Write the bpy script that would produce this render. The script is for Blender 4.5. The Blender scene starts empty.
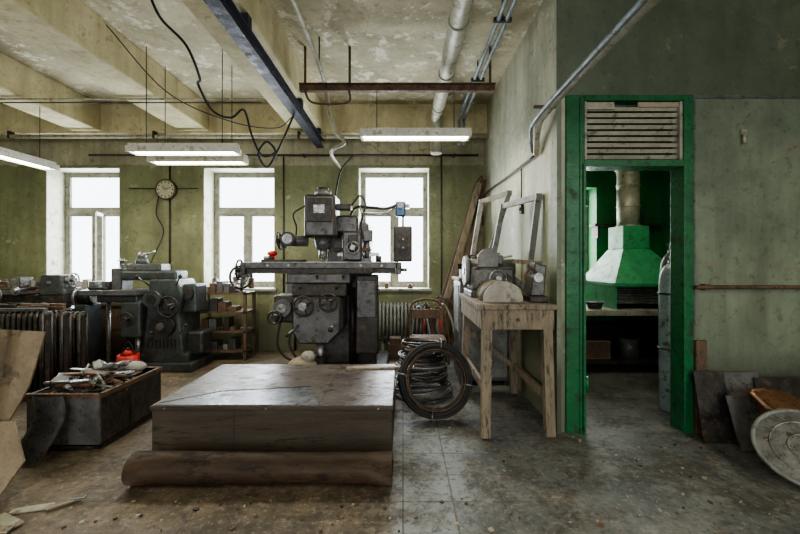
import bpy, bmesh, math, random
from mathutils import Vector, Matrix, Quaternion, Euler
random.seed(7)
S = bpy.context.scene
S.view_settings.view_transform='AgX'
S.view_settings.look='AgX - Medium High Contrast'
S.view_settings.exposure=0.2

# ------------------------------------------------------------ materials
class NT:
    def __init__(s,name,rough=0.5,metal=0.0):
        s.m=bpy.data.materials.new(name); s.m.use_nodes=True
        s.nt=s.m.node_tree; s.b=s.nt.nodes['Principled BSDF']; s.N=s.nt.nodes.new; s.L=s.nt.links.new
        s.b.inputs['Roughness'].default_value=rough; s.b.inputs['Metallic'].default_value=metal; s.co=None
    def coord(s,kind,stretch=(1,1,1)):
        if kind=='world': o=s.N('ShaderNodeNewGeometry').outputs['Position']
        else: o=s.N('ShaderNodeTexCoord').outputs['Object']
        mp=s.N('ShaderNodeMapping'); mp.inputs['Scale'].default_value=stretch; s.L(o,mp.inputs['Vector']); s.co=mp.outputs[0]; return s.co
    def noise(s,sc,det=8,ro=0.6,co=None,dist=0):
        n=s.N('ShaderNodeTexNoise'); n.inputs['Scale'].default_value=sc; n.inputs['Detail'].default_value=det; n.inputs['Roughness'].default_value=ro; n.inputs['Distortion'].default_value=dist
        s.L(co or s.co,n.inputs['Vector']); return n.outputs['Fac']
    def ramp(s,src,a,b_,ca=(0,0,0),cb=(1,1,1)):
        if a>b_: a,b_,ca,cb=b_,a,cb,ca
        r=s.N('ShaderNodeValToRGB'); e=r.color_ramp.elements; e[0].position=a; e[1].position=b_
        e[0].color=(*ca,1); e[1].color=(*cb,1); s.L(src,r.inputs[0]); return r.outputs[0]
    def mix(s,f,a,c,bt='MIX'):
        x=s.N('ShaderNodeMixRGB'); x.blend_type=bt
        for i,v in ((0,f),(1,a),(2,c)):
            if isinstance(v,tuple): x.inputs[i].default_value=(*v,1)
            elif isinstance(v,(int,float)): x.inputs[i].default_value=v
            else: s.L(v,x.inputs[i])
        return x.outputs[0]
    def mt(s,op,a,b_):
        x=s.N('ShaderNodeMath'); x.operation=op
        for i,v in ((0,a),(1,b_)):
            if isinstance(v,(int,float)): x.inputs[i].default_value=v
            else: s.L(v,x.inputs[i])
        return x.outputs[0]
    def bump(s,h,st,dist=0.02):
        bp=s.N('ShaderNodeBump'); bp.inputs['Strength'].default_value=st; bp.inputs['Distance'].default_value=dist
        s.L(h,bp.inputs['Height']); s.L(bp.outputs[0],s.b.inputs['Normal'])

def mat(name,c1,c2=None,c3=None,scale=4.0,rough=0.6,metal=0.0,bump=0.2,spot=0.55,emit=None,es=0,stretch=(1,1,1),fine=35):
    t=NT(name,rough,metal); c2=c2 or tuple(x*0.6 for x in c1); c3=c3 or tuple(x*0.35 for x in c1)
    t.coord('obj',stretch)
    n1=t.noise(scale,9,.65); n2=t.noise(scale*1.7+.5,12,.72); n3=t.noise(fine,6)
    c=t.ramp(n1,.38,.62,c2,c1)
    c=t.mix(t.ramp(n2,spot,spot+.07),c,c3)
    c=t.mix(t.mt('MULTIPLY',t.ramp(n3,.52,.66),.35),c,c3)
    t.L(c,t.b.inputs['Base Color'])
    t.L(t.ramp(n2,.35,.65,(max(rough-.12,.05),)*3,(min(rough+.2,1),)*3),t.b.inputs['Roughness'])
    t.bump(n3,bump)
    if emit:
        t.b.inputs['Emission Color'].default_value=(*emit,1); t.b.inputs['Emission Strength'].default_value=es
    return t.m

def layered_wall(name,low,low2,high,high2,zsplit,dark,dz=0.5,spotc=(0.42,0.42,0.34),edge=0.04,flake=.585,grime=.6,crack=.5,rough=.55,streak=.5):
    t=NT(name,rough); P=t.coord('world')
    vm=t.N('ShaderNodeMapping'); vm.inputs['Scale'].default_value=(5,5,.45); t.L(P,vm.inputs['Vector'])
    sp=t.N('ShaderNodeSeparateXYZ'); t.L(P,sp.inputs[0])
    n1=t.noise(1.6,9,.65); n2=t.noise(3.1,14,.75); n3=t.noise(.75,12,.72,dist=.4); n4=t.noise(1.0,8,.65,co=vm.outputs[0]); n5=t.noise(14,8,.7)
    lo=t.ramp(n1,.38,.62,low2,low); hi=t.ramp(n1,.38,.62,high2,high)
    zz=t.mt('ADD',sp.outputs['Z'],t.mt('MULTIPLY',t.mt('SUBTRACT',n2,.5),edge*3))
    f=t.ramp(t.mt('ADD',t.mt('MULTIPLY',t.mt('SUBTRACT',zz,zsplit),1/max(edge,.01)),.5),.3,.7)
    c=t.mix(f,lo,hi)
    c=t.mix(t.mt('MULTIPLY',t.ramp(n4,.45,.7),streak),c,dark)
    c=t.mix(t.mt('MULTIPLY',t.ramp(n3,.48,.66),grime),c,dark)
    c=t.mix(t.ramp(n2,flake,flake+.03),c,spotc)
    c=t.mix(t.mt('MULTIPLY',t.ramp(n5,.56,.64),.5),c,dark)
    v=t.N('ShaderNodeTexVoronoi'); v.feature='DISTANCE_TO_EDGE'; v.inputs['Scale'].default_value=.8
    ws=t.N('ShaderNodeMixRGB'); ws.blend_type='ADD'; ws.inputs[0].default_value=.5; t.L(P,ws.inputs[1])
    nn=t.N('ShaderNodeTexNoise'); nn.inputs['Scale'].default_value=2.5; nn.inputs['Detail'].default_value=8; t.L(P,nn.inputs['Vector']); t.L(nn.outputs['Color'],ws.inputs[2])
    t.L(ws.outputs[0],v.inputs['Vector'])
    c=t.mix(t.mt('MULTIPLY',t.ramp(v.outputs['Distance'],.0,.008,(1,1,1),(0,0,0)),crack),c,dark)
    x=t.mt('MAXIMUM',t.mt('MINIMUM',t.mt('MULTIPLY',t.mt('SUBTRACT',dz,t.mt('ADD',zz,t.mt('MULTIPLY',t.mt('SUBTRACT',n3,.5),1.2))),3.5),.85),0.0)
    c=t.mix(x,c,dark)
    t.L(c,t.b.inputs['Base Color'])
    t.bump(n2,.45)
    return t.m

def floor_mat():
    t=NT('worn_tile_floor'); t.coord('world'); P=t.co
    n1=t.noise(2.2,10,.7); n2=t.noise(5.5,14,.78); n3=t.noise(.9,12,.75,dist=.6); n4=t.noise(26,8,.7); n5=t.noise(1.7,13,.75,dist=.3); n6=t.noise(3.3,14,.8,dist=.5)
    sp=t.N('ShaderNodeSeparateXYZ'); t.L(P,sp.inputs[0])
    brown=t.ramp(n1,.38,.62,(.095,.07,.047),(.24,.185,.125))
    blue=t.ramp(n1,.38,.62,(.085,.09,.088),(.21,.212,.20))
    xs=t.mt('ADD',sp.outputs['X'],t.mt('MULTIPLY',t.mt('SUBTRACT',n3,.5),1.6))
    c=t.mix(t.ramp(t.mt('ADD',t.mt('MULTIPLY',xs,1.4),.4),.1,.9),brown,blue)
    br=t.N('ShaderNodeTexBrick'); br.offset=0
    for k,v in (('Scale',1),('Brick Width',.3),('Row Height',.3),('Mortar Size',.006)): br.inputs[k].default_value=v
    br.inputs['Color1'].default_value=(1.05,1.05,1.05,1); br.inputs['Color2'].default_value=(.62,.61,.58,1); br.inputs['Mortar'].default_value=(.32,.3,.27,1)
    t.L(P,br.inputs['Vector'])
    # tiles only survive in places, elsewhere bare screed
    c=t.mix(t.ramp(n3,.40,.55,(.75,)*3,(.05,)*3),c,br.outputs['Color'],'MULTIPLY')
    lane=t.mt('MULTIPLY',t.ramp(t.mt('ADD',t.mt('ABSOLUTE',t.mt('SUBTRACT',sp.outputs['X'],.2),0),t.mt('MULTIPLY',n2,.4)),.40,.5,(1,1,1),(0,0,0)),t.ramp(n6,.42,.5))
    c=t.mix(t.mt('MULTIPLY',lane,.75),c,t.mix(1.0,(.36,.40,.43),br.outputs['Color'],'MULTIPLY'))
    c=t.mix(t.mt('MULTIPLY',t.ramp(n5,.50,.57),.6),c,(.05,.043,.034))
    c=t.mix(t.mt('MULTIPLY',t.ramp(n6,.54,.58),.5),c,(.12,.085,.052))
    c=t.mix(t.mt('MULTIPLY',t.ramp(n2,.55,.6),.6),c,(.045,.04,.032))
    c=t.mix(t.mt('MULTIPLY',t.ramp(n2,.44,.38),.55),c,(.30,.285,.24))
    c=t.mix(t.mt('MULTIPLY',t.ramp(n4,.56,.61),.5),c,(.34,.315,.26))
    c=t.mix(t.mt('MULTIPLY',t.ramp(n4,.44,.39),.65),c,(.04,.034,.027))
    t.L(c,t.b.inputs['Base Color'])
    t.L(t.ramp(n5,.38,.62,(.36,)*3,(.72,)*3),t.b.inputs['Roughness'])
    t.bump(n2,.55,.015)
    return t.m

M={}
M['back']=layered_wall('olive_wall_paint',(.33,.345,.185),(.23,.245,.13),(.52,.49,.35),(.38,.36,.25),2.98,(.11,.11,.065),.55,spotc=(.44,.43,.29),flake=.60,grime=.6)
M['part']=layered_wall('pale_partition_paint',(.37,.385,.265),(.27,.285,.195),(.56,.55,.42),(.42,.42,.32),2.0,(.15,.155,.105),1.05,spotc=(.60,.59,.48),edge=.4,flake=.59,grime=.5,streak=.5,crack=.3)
M['doorw']=layered_wall('grey_green_wall_paint',(.25,.29,.205),(.175,.21,.15),(.15,.18,.125),(.105,.13,.09),2.83,(.075,.078,.058),.68,spotc=(.21,.20,.145),edge=.03,flake=.59,grime=.55,streak=.45,crack=.25)
M['plain']=layered_wall('dim_wall_paint',(.35,.38,.2),(.27,.3,.15),(.52,.5,.36),(.4,.38,.26),2.2,(.15,.15,.1),.4)
M['ceil']=layered_wall('peeling_ceiling_whitewash',(.60,.55,.38),(.46,.42,.28),(.62,.57,.40),(.45,.41,.28),3.6,(.23,.19,.105),-5,spotc=(.74,.70,.58),edge=.1,flake=.55,grime=.75,crack=.3,rough=.8,streak=.3)
M['beam']=layered_wall('beam_whitewash',(.74,.67,.42),(.58,.52,.32),(.74,.67,.44),(.58,.52,.33),3.6,(.30,.245,.125),-5,spotc=(.44,.37,.21),edge=.1,flake=.60,grime=.45,rough=.8,crack=.2)
M['green']=layered_wall('vivid_green_paint',(.04,.27,.08),(.028,.19,.055),(.04,.24,.08),(.028,.17,.055),2.2,(.02,.06,.03),.4,spotc=(.10,.3,.12),edge=.2,flake=.62)
M['floor']=floor_mat()
M['reveal']=mat('window_reveal_plaster',(.40,.40,.30),(.29,.29,.21),(.18,.17,.115),3)
M['white']=mat('aged_white_paint',(.40,.395,.335),(.28,.27,.22),(.15,.13,.09),6,.5)
M['enamel']=mat('lamp_white_enamel',(.75,.74,.66),(.62,.6,.52),(.4,.36,.28),6,.5)
M['pane']=mat('glowing_window_pane',(.8,.85,.9),rough=.3,bump=0,emit=(.86,.93,1.0),es=3.8)  # panes emit light themselves, standing in for overexposed daylight outside
M['tube']=mat('fluorescent_tube',(.9,.9,.9),rough=.3,bump=0,emit=(1.0,.97,.80),es=14)
M['gframe']=mat('green_door_enamel',(.018,.16,.058),(.012,.11,.04),(.02,.05,.03),6,.32)
M['hood']=mat('green_hood_enamel',(.07,.36,.15),(.05,.26,.10),(.03,.14,.065),6,.35)
M['dark']=mat('black_oily_iron',(.065,.06,.056),(.03,.029,.028),(.13,.085,.055),9,.4,.45)
M['mgrey']=mat('machine_grey_enamel',(.165,.162,.165),(.095,.094,.096),(.055,.045,.04),7,.38,.2)
M['mgreen']=mat('machine_green_enamel',(.085,.10,.098),(.05,.06,.06),(.05,.038,.03),7,.38,.25)
M['ggrey']=mat('dusty_grey_enamel',(.28,.285,.265),(.19,.19,.18),(.1,.085,.07),6,.5)
M['steel']=mat('worn_steel',(.42,.42,.42),(.24,.245,.245),(.14,.11,.085),8,.33,.8)
M['galv']=mat('galvanised_duct',(.5,.48,.38),(.36,.35,.28),(.22,.19,.13),6,.45,.35)
M['pipew']=mat('painted_pipe',(.5,.48,.37),(.36,.34,.26),(.2,.16,.11),8,.5)
M['pipeb']=mat('blue_grey_pipe',(.28,.33,.36),(.2,.24,.27),(.15,.13,.1),8,.4)
M['rust']=mat('rusty_iron',(.18,.105,.062),(.105,.068,.048),(.05,.042,.035),9,.7,.2)
M['rail']=mat('dark_blue_rail',(.028,.03,.05),(.016,.018,.028),(.06,.045,.035),7,.5,.3)
M['slabtop']=mat('worn_tin_sheet',(.22,.195,.185),(.13,.113,.107),(.065,.05,.042),2.6,.35,.25,stretch=(1,1.5,1),spot=.53)
M['slabtop2']=mat('grey_tin_sheet',(.23,.245,.28),(.155,.165,.19),(.08,.068,.06),2.4,.30,.3,spot=.55)
M['slabside']=mat('stained_wood_side',(.085,.065,.045),(.05,.039,.029),(.027,.022,.018),3,.62,stretch=(.5,1,4))
M['roll']=mat('brown_linoleum',(.15,.092,.055),(.085,.056,.036),(.05,.037,.028),4,.5,stretch=(.6,1,2),spot=.53)
M['wood']=mat('weathered_wood',(.29,.235,.165),(.185,.15,.108),(.08,.066,.05),5,.7,stretch=(4,4,.7),spot=.53)
M['woodd']=mat('dark_wood',(.17,.105,.065),(.105,.068,.045),(.05,.038,.028),4,.6,stretch=(3,3,.7))
M['woodl']=mat('pale_board',(.46,.38,.27),(.33,.27,.19),(.2,.16,.11),5,.6)
M['paper']=mat('dusty_cloth',(.46,.44,.38),(.32,.3,.26),(.18,.16,.14),8,.8)
M['black']=mat('black_rubber',(.022,.022,.022),(.013,.013,.013),(.05,.046,.04),12,.55)
M['red']=mat('red_enamel',(.6,.04,.03),rough=.4)
M['blue']=mat('blue_enamel',(.10,.22,.42),rough=.4)
M['copper']=mat('copper_sheet',(.55,.33,.2),(.42,.24,.13),(.2,.11,.07),5,.32,.6)
M['cyl']=mat('gas_bottle_paint',(.36,.44,.46),(.25,.32,.34),(.12,.11,.09),5,.35,.2)
M['face']=mat('cream_dial',(.72,.68,.48),rough=.5,bump=0,spot=.9)
M['tan']=mat('tan_sheet',(.32,.255,.175),(.22,.17,.115),(.13,.10,.07),2.5,.38)

# ------------------------------------------------------------ builder
class B:
    def __init__(s,name): s.name=name; s.bm=bmesh.new(); s.ms=[]
    def mi(s,k):
        if k not in s.ms: s.ms.append(k)
        return s.ms.index(k)
    def box(s,x0,x1,y0,y1,z0,z1,k,bev=0.0,M4=None):
        cx,cy,cz=(x0+x1)/2,(y0+y1)/2,(z0+z1)/2
        r=bmesh.ops.create_cube(s.bm,size=1,matrix=Matrix.Translation((cx,cy,cz))@Matrix.Diagonal((abs(x1-x0),abs(y1-y0),abs(z1-z0),1)))
        vs=r['verts']; i=s.mi(k)
        for f in {f for v in vs for f in v.link_faces}: f.material_index=i
        if M4: bmesh.ops.transform(s.bm,matrix=M4,verts=vs)
        if bev>0:
            es=list({e for v in vs for e in v.link_edges})
            bmesh.ops.bevel(s.bm,geom=es,offset=bev,segments=2,profile=0.5,affect='EDGES')
        return s
    def rbox(s,c,size,rot,k,bev=0.0):
        Mx=Matrix.Translation(c)@Euler(rot).to_matrix().to_4x4()
        a,b,d=[v/2 for v in size]
        return s.box(-a,a,-b,b,-d,d,k,bev,Mx)
    def cyl(s,p,q,r,k,r2=None,seg=20,cap=True):
        p=Vector(p);q=Vector(q);d=q-p
        Mx=Matrix.Translation((p+q)/2)@d.to_track_quat('Z','Y').to_matrix().to_4x4()
        g=bmesh.ops.create_cone(s.bm,cap_ends=cap,segments=seg,radius1=r,radius2=r if r2 is None else r2,depth=d.length,matrix=Mx)
        i=s.mi(k)
        for f in {f for v in g['verts'] for f in v.link_faces}:
            f.material_index=i; f.smooth=len(f.verts)==4
        return s
    def bar(s,p,q,w,h,k,up=(0,0,1)):
        p=Vector(p);q=Vector(q);d=q-p;z=d.normalized();u=Vector(up)
        if abs(z.dot(u))>0.97:u=Vector((0,1,0))
        x=u.cross(z).normalized();y=z.cross(x)
        R=Matrix((x,y,z)).transposed().to_4x4()
        return s.box(-w/2,w/2,-h/2,h/2,-d.length/2,d.length/2,k,0,Matrix.Translation((p+q)/2)@R)
    def sph(s,c,r,k,sc=(1,1,1)):
        g=bmesh.ops.create_uvsphere(s.bm,u_segments=16,v_segments=10,radius=r,matrix=Matrix.Translation(c)@Matrix.Diagonal((*sc,1)))
        i=s.mi(k)
        for f in {f for v in g['verts'] for f in v.link_faces}: f.material_index=i;f.smooth=True
        return s
    def tube(s,pts,r,k,closed=False,seg=8):
        pts=[Vector(p) for p in pts];n=len(pts);i=s.mi(k);rings=[]
        def tan(j):
            a=pts[(j-1)%n] if (closed or j>0) else pts[j]
            b=pts[(j+1)%n] if (closed or j<n-1) else pts[j]
            return (b-a).normalized()
        t=tan(0);u=t.orthogonal().normalized()
        for j in range(n):
            t2=tan(j)
            u=(t.rotation_difference(t2)@u).normalized();t=t2
            u=(u-t*u.dot(t)).normalized();w=t.cross(u)
            rr=r[j] if isinstance(r,(list,tuple)) else r
            rings.append([s.bm.verts.new(pts[j]+(u*math.cos(a)+w*math.sin(a))*rr) for a in [2*math.pi*q/seg for q in range(seg)]])
        m=n if closed else n-1
        for j in range(m):
            A=rings[j];C=rings[(j+1)%n]
            for q in range(seg):
                f=s.bm.faces.new((A[q],A[(q+1)%seg],C[(q+1)%seg],C[q]));f.material_index=i;f.smooth=True
        if not closed:
            for R in (list(reversed(rings[0])),rings[-1]):
                f=s.bm.faces.new(R);f.material_index=i
        return s
    def ring(s,c,R,r,axis,k,n=40,seg=8):
        a=Vector(axis).normalized();u=a.orthogonal().normalized();w=a.cross(u);c=Vector(c)
        return s.tube([c+(u*math.cos(t)+w*math.sin(t))*R for t in [2*math.pi*j/n for j in range(n)]],r,k,True,seg)
    def wheel(s,c,R,axis,k,r=0.014,sp=4,hub=0.03):
        a=Vector(axis).normalized();u=a.orthogonal().normalized();w=a.cross(u);c=Vector(c)
        s.ring(c,R,r,axis,k,28,8)
        for j in range(sp):
            t=2*math.pi*j/sp+0.4; s.cyl(c,c+(u*math.cos(t)+w*math.sin(t))*R,r*0.7,k,seg=8)
        s.cyl(c-a*0.04,c+a*0.03,hub,k,seg=14)
        return s
    def prism(s,poly,y0,y1,k,M4=None,bev=0):
        i=s.mi(k)
        A=[s.bm.verts.new((x,y0,z)) for x,z in poly];C=[s.bm.verts.new((x,y1,z)) for x,z in poly]
        fs=[s.bm.faces.new(A),s.bm.faces.new(list(reversed(C)))]
        n=len(poly)
        for j in range(n): fs.append(s.bm.faces.new((A[j],C[j],C[(j+1)%n],A[(j+1)%n])))
        for f in fs:f.material_index=i
        if M4:bmesh.ops.transform(s.bm,matrix=M4,verts=A+C)
        bmesh.ops.recalc_face_normals(s.bm,faces=fs)
        if bev>0: bmesh.ops.bevel(s.bm,geom=list({e for f in fs for e in f.edges}),offset=bev,segments=2,profile=0.5,affect='EDGES')
        return s
    def frustum(s,b0,b1,k):
        i=s.mi(k);v=[]
        for x0,x1,y0,y1,z in (b0,b1):
            v.append([s.bm.verts.new(p) for p in ((x0,y0,z),(x1,y0,z),(x1,y1,z),(x0,y1,z))])
        fs=[s.bm.faces.new(list(reversed(v[0]))),s.bm.faces.new(v[1])]
        for j in range(4): fs.append(s.bm.faces.new((v[0][j],v[0][(j+1)%4],v[1][(j+1)%4],v[1][j])))
        for f in fs:f.material_index=i
        return s
    def sheet(s,fn,nu,nv,k,th=0.01):
        i=s.mi(k);g=[[s.bm.verts.new(fn(a/nu,b/nv)) for b in range(nv+1)] for a in range(nu+1)]
        fs=[]
        for a in range(nu):
            for b in range(nv):
                f=s.bm.faces.new((g[a][b],g[a+1][b],g[a+1][b+1],g[a][b+1]));f.material_index=i;f.smooth=True;fs.append(f)
        bmesh.ops.solidify(s.bm,geom=fs,thickness=th)
        return s
    def done(s,origin=None):
        vs=s.bm.verts
        if origin is None:
            xs=[v.co.x for v in vs];ys=[v.co.y for v in vs];zs=[v.co.z for v in vs]
            origin=Vector(((min(xs)+max(xs))/2,(min(ys)+max(ys))/2,min(zs)))
        else: origin=Vector(origin)
        for v in vs:v.co-=origin
        me=bpy.data.meshes.new(s.name);s.bm.to_mesh(me);s.bm.free()
        for k in s.ms:me.materials.append(M[k])
        o=bpy.data.objects.new(s.name,me);o.location=origin;S.collection.objects.link(o)
        return o
def cr(P,n=8):
    P=[Vector(p) for p in P];Q=[P[0]*2-P[1]]+P+[P[-1]*2-P[-2]];o=[]
    for i in range(1,len(Q)-2):
        for j in range(n):
            t=j/n;a,b,c,d=Q[i-1:i+3]
            o.append(0.5*((2*b)+(c-a)*t+(2*a-5*b+4*c-d)*t*t+(3*b-a-3*c+d)*t**3))
    o.append(P[-1]);return o

YB=6.45; CH=3.85; YD=3.37; XP=1.3
# ------------------------------------------------------------ shell
B('floor').box(-7.2,5.2,-4.2,7.1,-0.12,0,'floor').done((0,0,0))
B('ceiling').box(-7.2,5.2,-4.2,7.1,CH,CH+0.12,'ceil').done((0,0,0))
ZS,ZT=0.95,2.95
wins=[(-5.77,-4.56),(-3.23,-2.06),(-0.73,0.435)]
b=B('wall_back'); x=-7.0
for a,c in wins:
    b.box(x,a,YB,YB+0.45,0,CH,'back'); b.box(a,c,YB,YB+0.45,0,ZS,'back'); b.box(a,c,YB,YB+0.45,ZT,CH,'back'); x=c
b.box(x,XP,YB,YB+0.45,0,CH,'back'); b.done((0,0,0))
b=B('wall_back_annex')
b.box(XP,2.2,YB,YB+0.45,0,CH,'green');b.box(3.12,5,YB,YB+0.45,0,CH,'green')
b.box(2.2,3.12,YB,YB+0.45,0,1.1,'green');b.box(2.2,3.12,YB,YB+0.45,2.62,CH,'green');b.done((0,0,0))
B('wall_left').box(-7.2,-7.0,-4,YB+0.45,0,CH,'plain').done((0,0,0))
B('wall_front').box(-7.2,5.2,-4.2,-4,0,CH,'plain').done((0,0,0))
B('wall_right').box(5,5.2,-4,YD,0,CH,'plain').done((0,0,0))
B('wall_right_annex').box(4.15,4.3,YD+0.15,YB,0,CH,'green').done((0,0,0))
B('wall_partition').box(XP,XP+0.12,YD,YB,0,CH,'part').done((0,0,0))
b=B('wall_doorway')
b.box(2.43,5,YD,YD+0.15,0,CH,'doorw').box(XP+0.001,2.43,YD-0.002,YD+0.15,2.83,CH,'doorw').box(XP,1.365,YD-0.002,YD+0.15,0,2.83,'part')
b.done((0,0,0))
for a,c in ((-5.07,-4.64),(-3.43,-2.98),(-1.70,-1.24)):
    B('ceiling_beam').box(a,c,-4,YB-0.3,3.43,CH,'beam',0.015).done((0,0,0))
B('ceiling_girder').box(-7,XP,YB-0.3,YB,3.40,CH,'beam',0.01).done((0,0,0))
B('trim_wall_seam').box(2.44,5,YD-0.012,YD,2.81,2.83,'mgrey').box(2.44,2.455,YD-0.012,YD,0.8,2.81,'mgrey').done()
B('trim_partition_corner').box(XP-0.008,XP+0.03,YD-0.012,YD-0.0,0.0,CH,'doorw').done()

for n,(a,c) in enumerate(wins):
    b=B('window_%d'%(n+1)); y0=YB+0.36;y1=YB+0.43
    b.box(a,a+0.02,YB+0.005,y0,ZS,ZT,'reveal').box(c-0.02,c,YB+0.005,y0,ZS,ZT,'reveal').box(a+0.02,c-0.02,YB+0.005,y0,ZT-0.02,ZT,'reveal')
    b.box(a-0.03,c+0.03,YB-0.06,y0,ZS-0.001,ZS+0.04,'white',0.006)
    t=0.065
    b.box(a,a+t,y0,y1,ZS+.04,ZT,'white').box(c-t,c,y0,y1,ZS+.04,ZT,'white').box(a+t,c-t,y0,y1,ZT-t,ZT,'white').box(a+t,c-t,y0,y1,ZS+.04,ZS+.04+t,'white')
    zt=2.27;mx=(a+c)/2
    b.box(a+t,c-t,y0-0.01,y1,zt-0.045,zt+0.045,'white').box(mx-0.04,mx+0.04,y0-0.01,y1,ZS+0.1,zt-0.04,'white')
    for p,q,r_,s_ in ((a+t,mx-0.04,ZS+0.105,zt-0.045),(mx+0.04,c-t,ZS+0.105,zt-0.045),(a+t,c-t,zt+0.045,ZT-t)):
        for (u0,u1,w0,w1) in ((p,p+.03,r_,s_),(q-.03,q,r_,s_),(p+.03,q-.03,r_,r_+.03),(p+.03,q-.03,s_-.03,s_)):
            b.box(u0,u1,y0+.01,y1-.01,w0,w1,'white')
    b.box(mx-0.06,mx-0.045,y0-.035,y0-.01,1.55,1.68,'steel')
    b.box(a+t,c-t,y1-0.02,y1-0.01,ZS+0.1,ZT-t,'pane')
    if n==0:
        f=[(mx+.05,y0-.02,ZS+.12),(mx+.22,y0-.40,ZS+.12),(mx+.22,y0-.40,zt-.06),(mx+.05,y0-.02,zt-.06)]
        for i in range(4): b.bar(f[i],f[(i+1)%4],0.05,0.04,'white')
    b.done()
b=B('sill_clutter')
random.seed(77)
for (a,c) in wins:
    x=a+.1
    while x<c-.25:
        w=random.uniform(.05,.13);h=random.uniform(.05,.17)
        if random.random()<.55:
            if random.random()<.5: b.cyl((x+w/2,YB+.1,ZS+.041),(x+w/2,YB+.1,ZS+.04+h),w*.42,random.choice(['mgreen','dark','galv','rust']),seg=12).cyl((x+w/2,YB+.1,ZS+.04+h),(x+w/2,YB+.1,ZS+.06+h),w*.2,'dark',seg=10)
            else: b.box(x,x+w,YB+.04,YB+.16,ZS+.041,ZS+.04+h,random.choice(['woodd','dark','rust','paper']),.005)
        x+=w+.04
b.done()
b=B('window_4')
b.box(2.2,3.12,YB+.38,YB+.42,1.1,2.62,'pane')
for u in (2.2,2.62,3.06): b.box(u,u+.06,YB+.3,YB+.38,1.1,2.62,'white')
for u in (1.1,1.95,2.56): b.box(2.26,3.06,YB+.31,YB+.37,u,u+.06,'white')
b.done()

b=B('door_1')
y0,y1=YD-0.03,YD+0.15
b.box(1.366,1.52,y0,y1,0,2.83,'gframe',0.006).box(2.35,2.43,y0,y1,0,2.83,'gframe',0.006)
b.box(1.52,2.35,y0,y1,2.233,2.29,'gframe',0.004).box(1.52,2.35,y0,y1,2.785,2.83,'gframe',0.004)
b.box(1.475,1.49,y0-.012,y0,0.0,2.8,'gframe').box(1.50,1.52,y0-.02,y0,0,2.25,'gframe')
for z in (0.35,1.9): b.cyl((1.53,y0-.015,z),(1.53,y0-.015,z+0.13),0.014,'gframe',seg=10)
b.done()
b=B('louvre_vent')
b.box(1.521,1.545,YD-.01,YD+.08,2.292,2.783,'white').box(2.325,2.349,YD-.01,YD+.08,2.292,2.783,'white')
for i in range(9):
    z=2.325+i*0.051
    b.rbox((1.935,YD+.03,z),(0.78,0.032,0.012),(math.radians(-62),0,random.uniform(-.006,.006)),'galv')
b.box(1.546,2.324,YD+.09,YD+.098,2.295,2.78,'dark')
b.box(1.546,1.78,YD-.0,YD+.015,2.72,2.78,'galv').box(1.98,2.324,YD-.0,YD+.012,2.74,2.78,'woodl')
b.done()
B('wood_plank').box(2.44,2.53,YD-.045,YD-.014,0,0.78,'woodd',0.004).done()
B('wall_rail').cyl((2.42,YD-.06,1.225),(4.6,YD-.06,1.225),0.016,'rust').box(2.50,2.55,YD-.06,YD,1.2,1.25,'rust').box(3.6,3.65,YD-.06,YD,1.2,1.25,'rust').done()
B('wall_hook').cyl((2.85,YD-.03,2.42),(2.85,YD-.03,2.52),0.012,'galv').box(2.83,2.87,YD-.03,YD,2.50,2.54,'galv').done()
b=B('wall_switch'); b.box(XP-.03,XP,4.3,4.38,1.95,2.05,'dark',.005).cyl((XP-.015,4.34,2.05),(XP-.015,4.34,2.44),.007,'dark',seg=6).cyl((XP-.04,4.34,2.0),(XP-.03,4.34,2.0),.02,'black').done()
b=B('electrical_box'); b.box(-1.86,-1.60,YB-.12,YB,.75,1.15,'ggrey',.01).box(-1.83,-1.63,YB-.125,YB-.12,.78,1.12,'mgrey').box(-1.66,-1.645,YB-.14,YB-.125,.92,.99,'steel').cyl((-1.73,YB-.05,0),(-1.73,YB-.05,.75),.016,'dark',seg=8).done()

# annex
b=B('extractor_hood')
b.frustum((2.70,3.72,5.1,6.1,1.14),(3.0,3.36,5.45,5.85,1.60),'hood')
b.box(3.0,3.36,5.45,5.85,1.60,1.92,'hood',0.01).box(2.68,3.74,5.08,6.12,1.11,1.16,'hood',0.008)
b.box(2.72,3.72,5.95,6.1,0.86,1.12,'dark')
for i in range(7): b.rbox((3.21,5.14,0.90+i*.034),(0.96,0.02,0.02),(0.5,0,0),'mgrey')
b.box(2.70,2.73,5.1,6.1,.82,1.12,'hood').box(3.70,3.73,5.1,6.1,.82,1.12,'hood')
b.cyl((3.18,5.65,1.92),(3.18,5.65,2.5),0.145,'galv').tube(cr([(3.18,5.65,2.45),(3.16,5.65,2.75),(3.0,5.7,3.0),(2.9,5.7,CH)]),0.145,'galv',seg=18)
for z in (1.93,2.2,2.5): b.ring((3.18,5.65,z),0.147,0.01,(0,0,1),'galv')
b.done()
b=B('annex_workbench')
b.box(2.1,4.1,5.0,6.3,.75,.82,'galv',.005)
for x in (2.15,4.0):
    for y in (5.05,6.2): b.box(x,x+.06,y,y+.06,0,.75,'mgrey')
b.box(2.2,4.0,5.9,6.2,0.12,.5,'dark').box(2.21,4.0,5.1,6.2,.12,.16,'dark').box(2.25,2.7,5.2,5.6,.16,.4,'woodd',.01).cyl((3.0,5.3,.16),(3.0,5.3,.42),.12,'mgrey')
b.done()
b=B('iron_pot'); b.cyl((2.5,5.22,.82),(2.5,5.22,.90),.08,'dark',.11).ring((2.5,5.22,.9),.11,.008,(0,0,1),'dark').done()
b=B('wall_shelf')
b.box(3.0,4.1,6.25,YB,1.98,2.02,'dark').box(3.05,3.09,6.27,YB,1.8,1.98,'dark').box(3.5,3.8,6.28,6.42,2.02,2.2,'mgreen').done()
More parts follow.
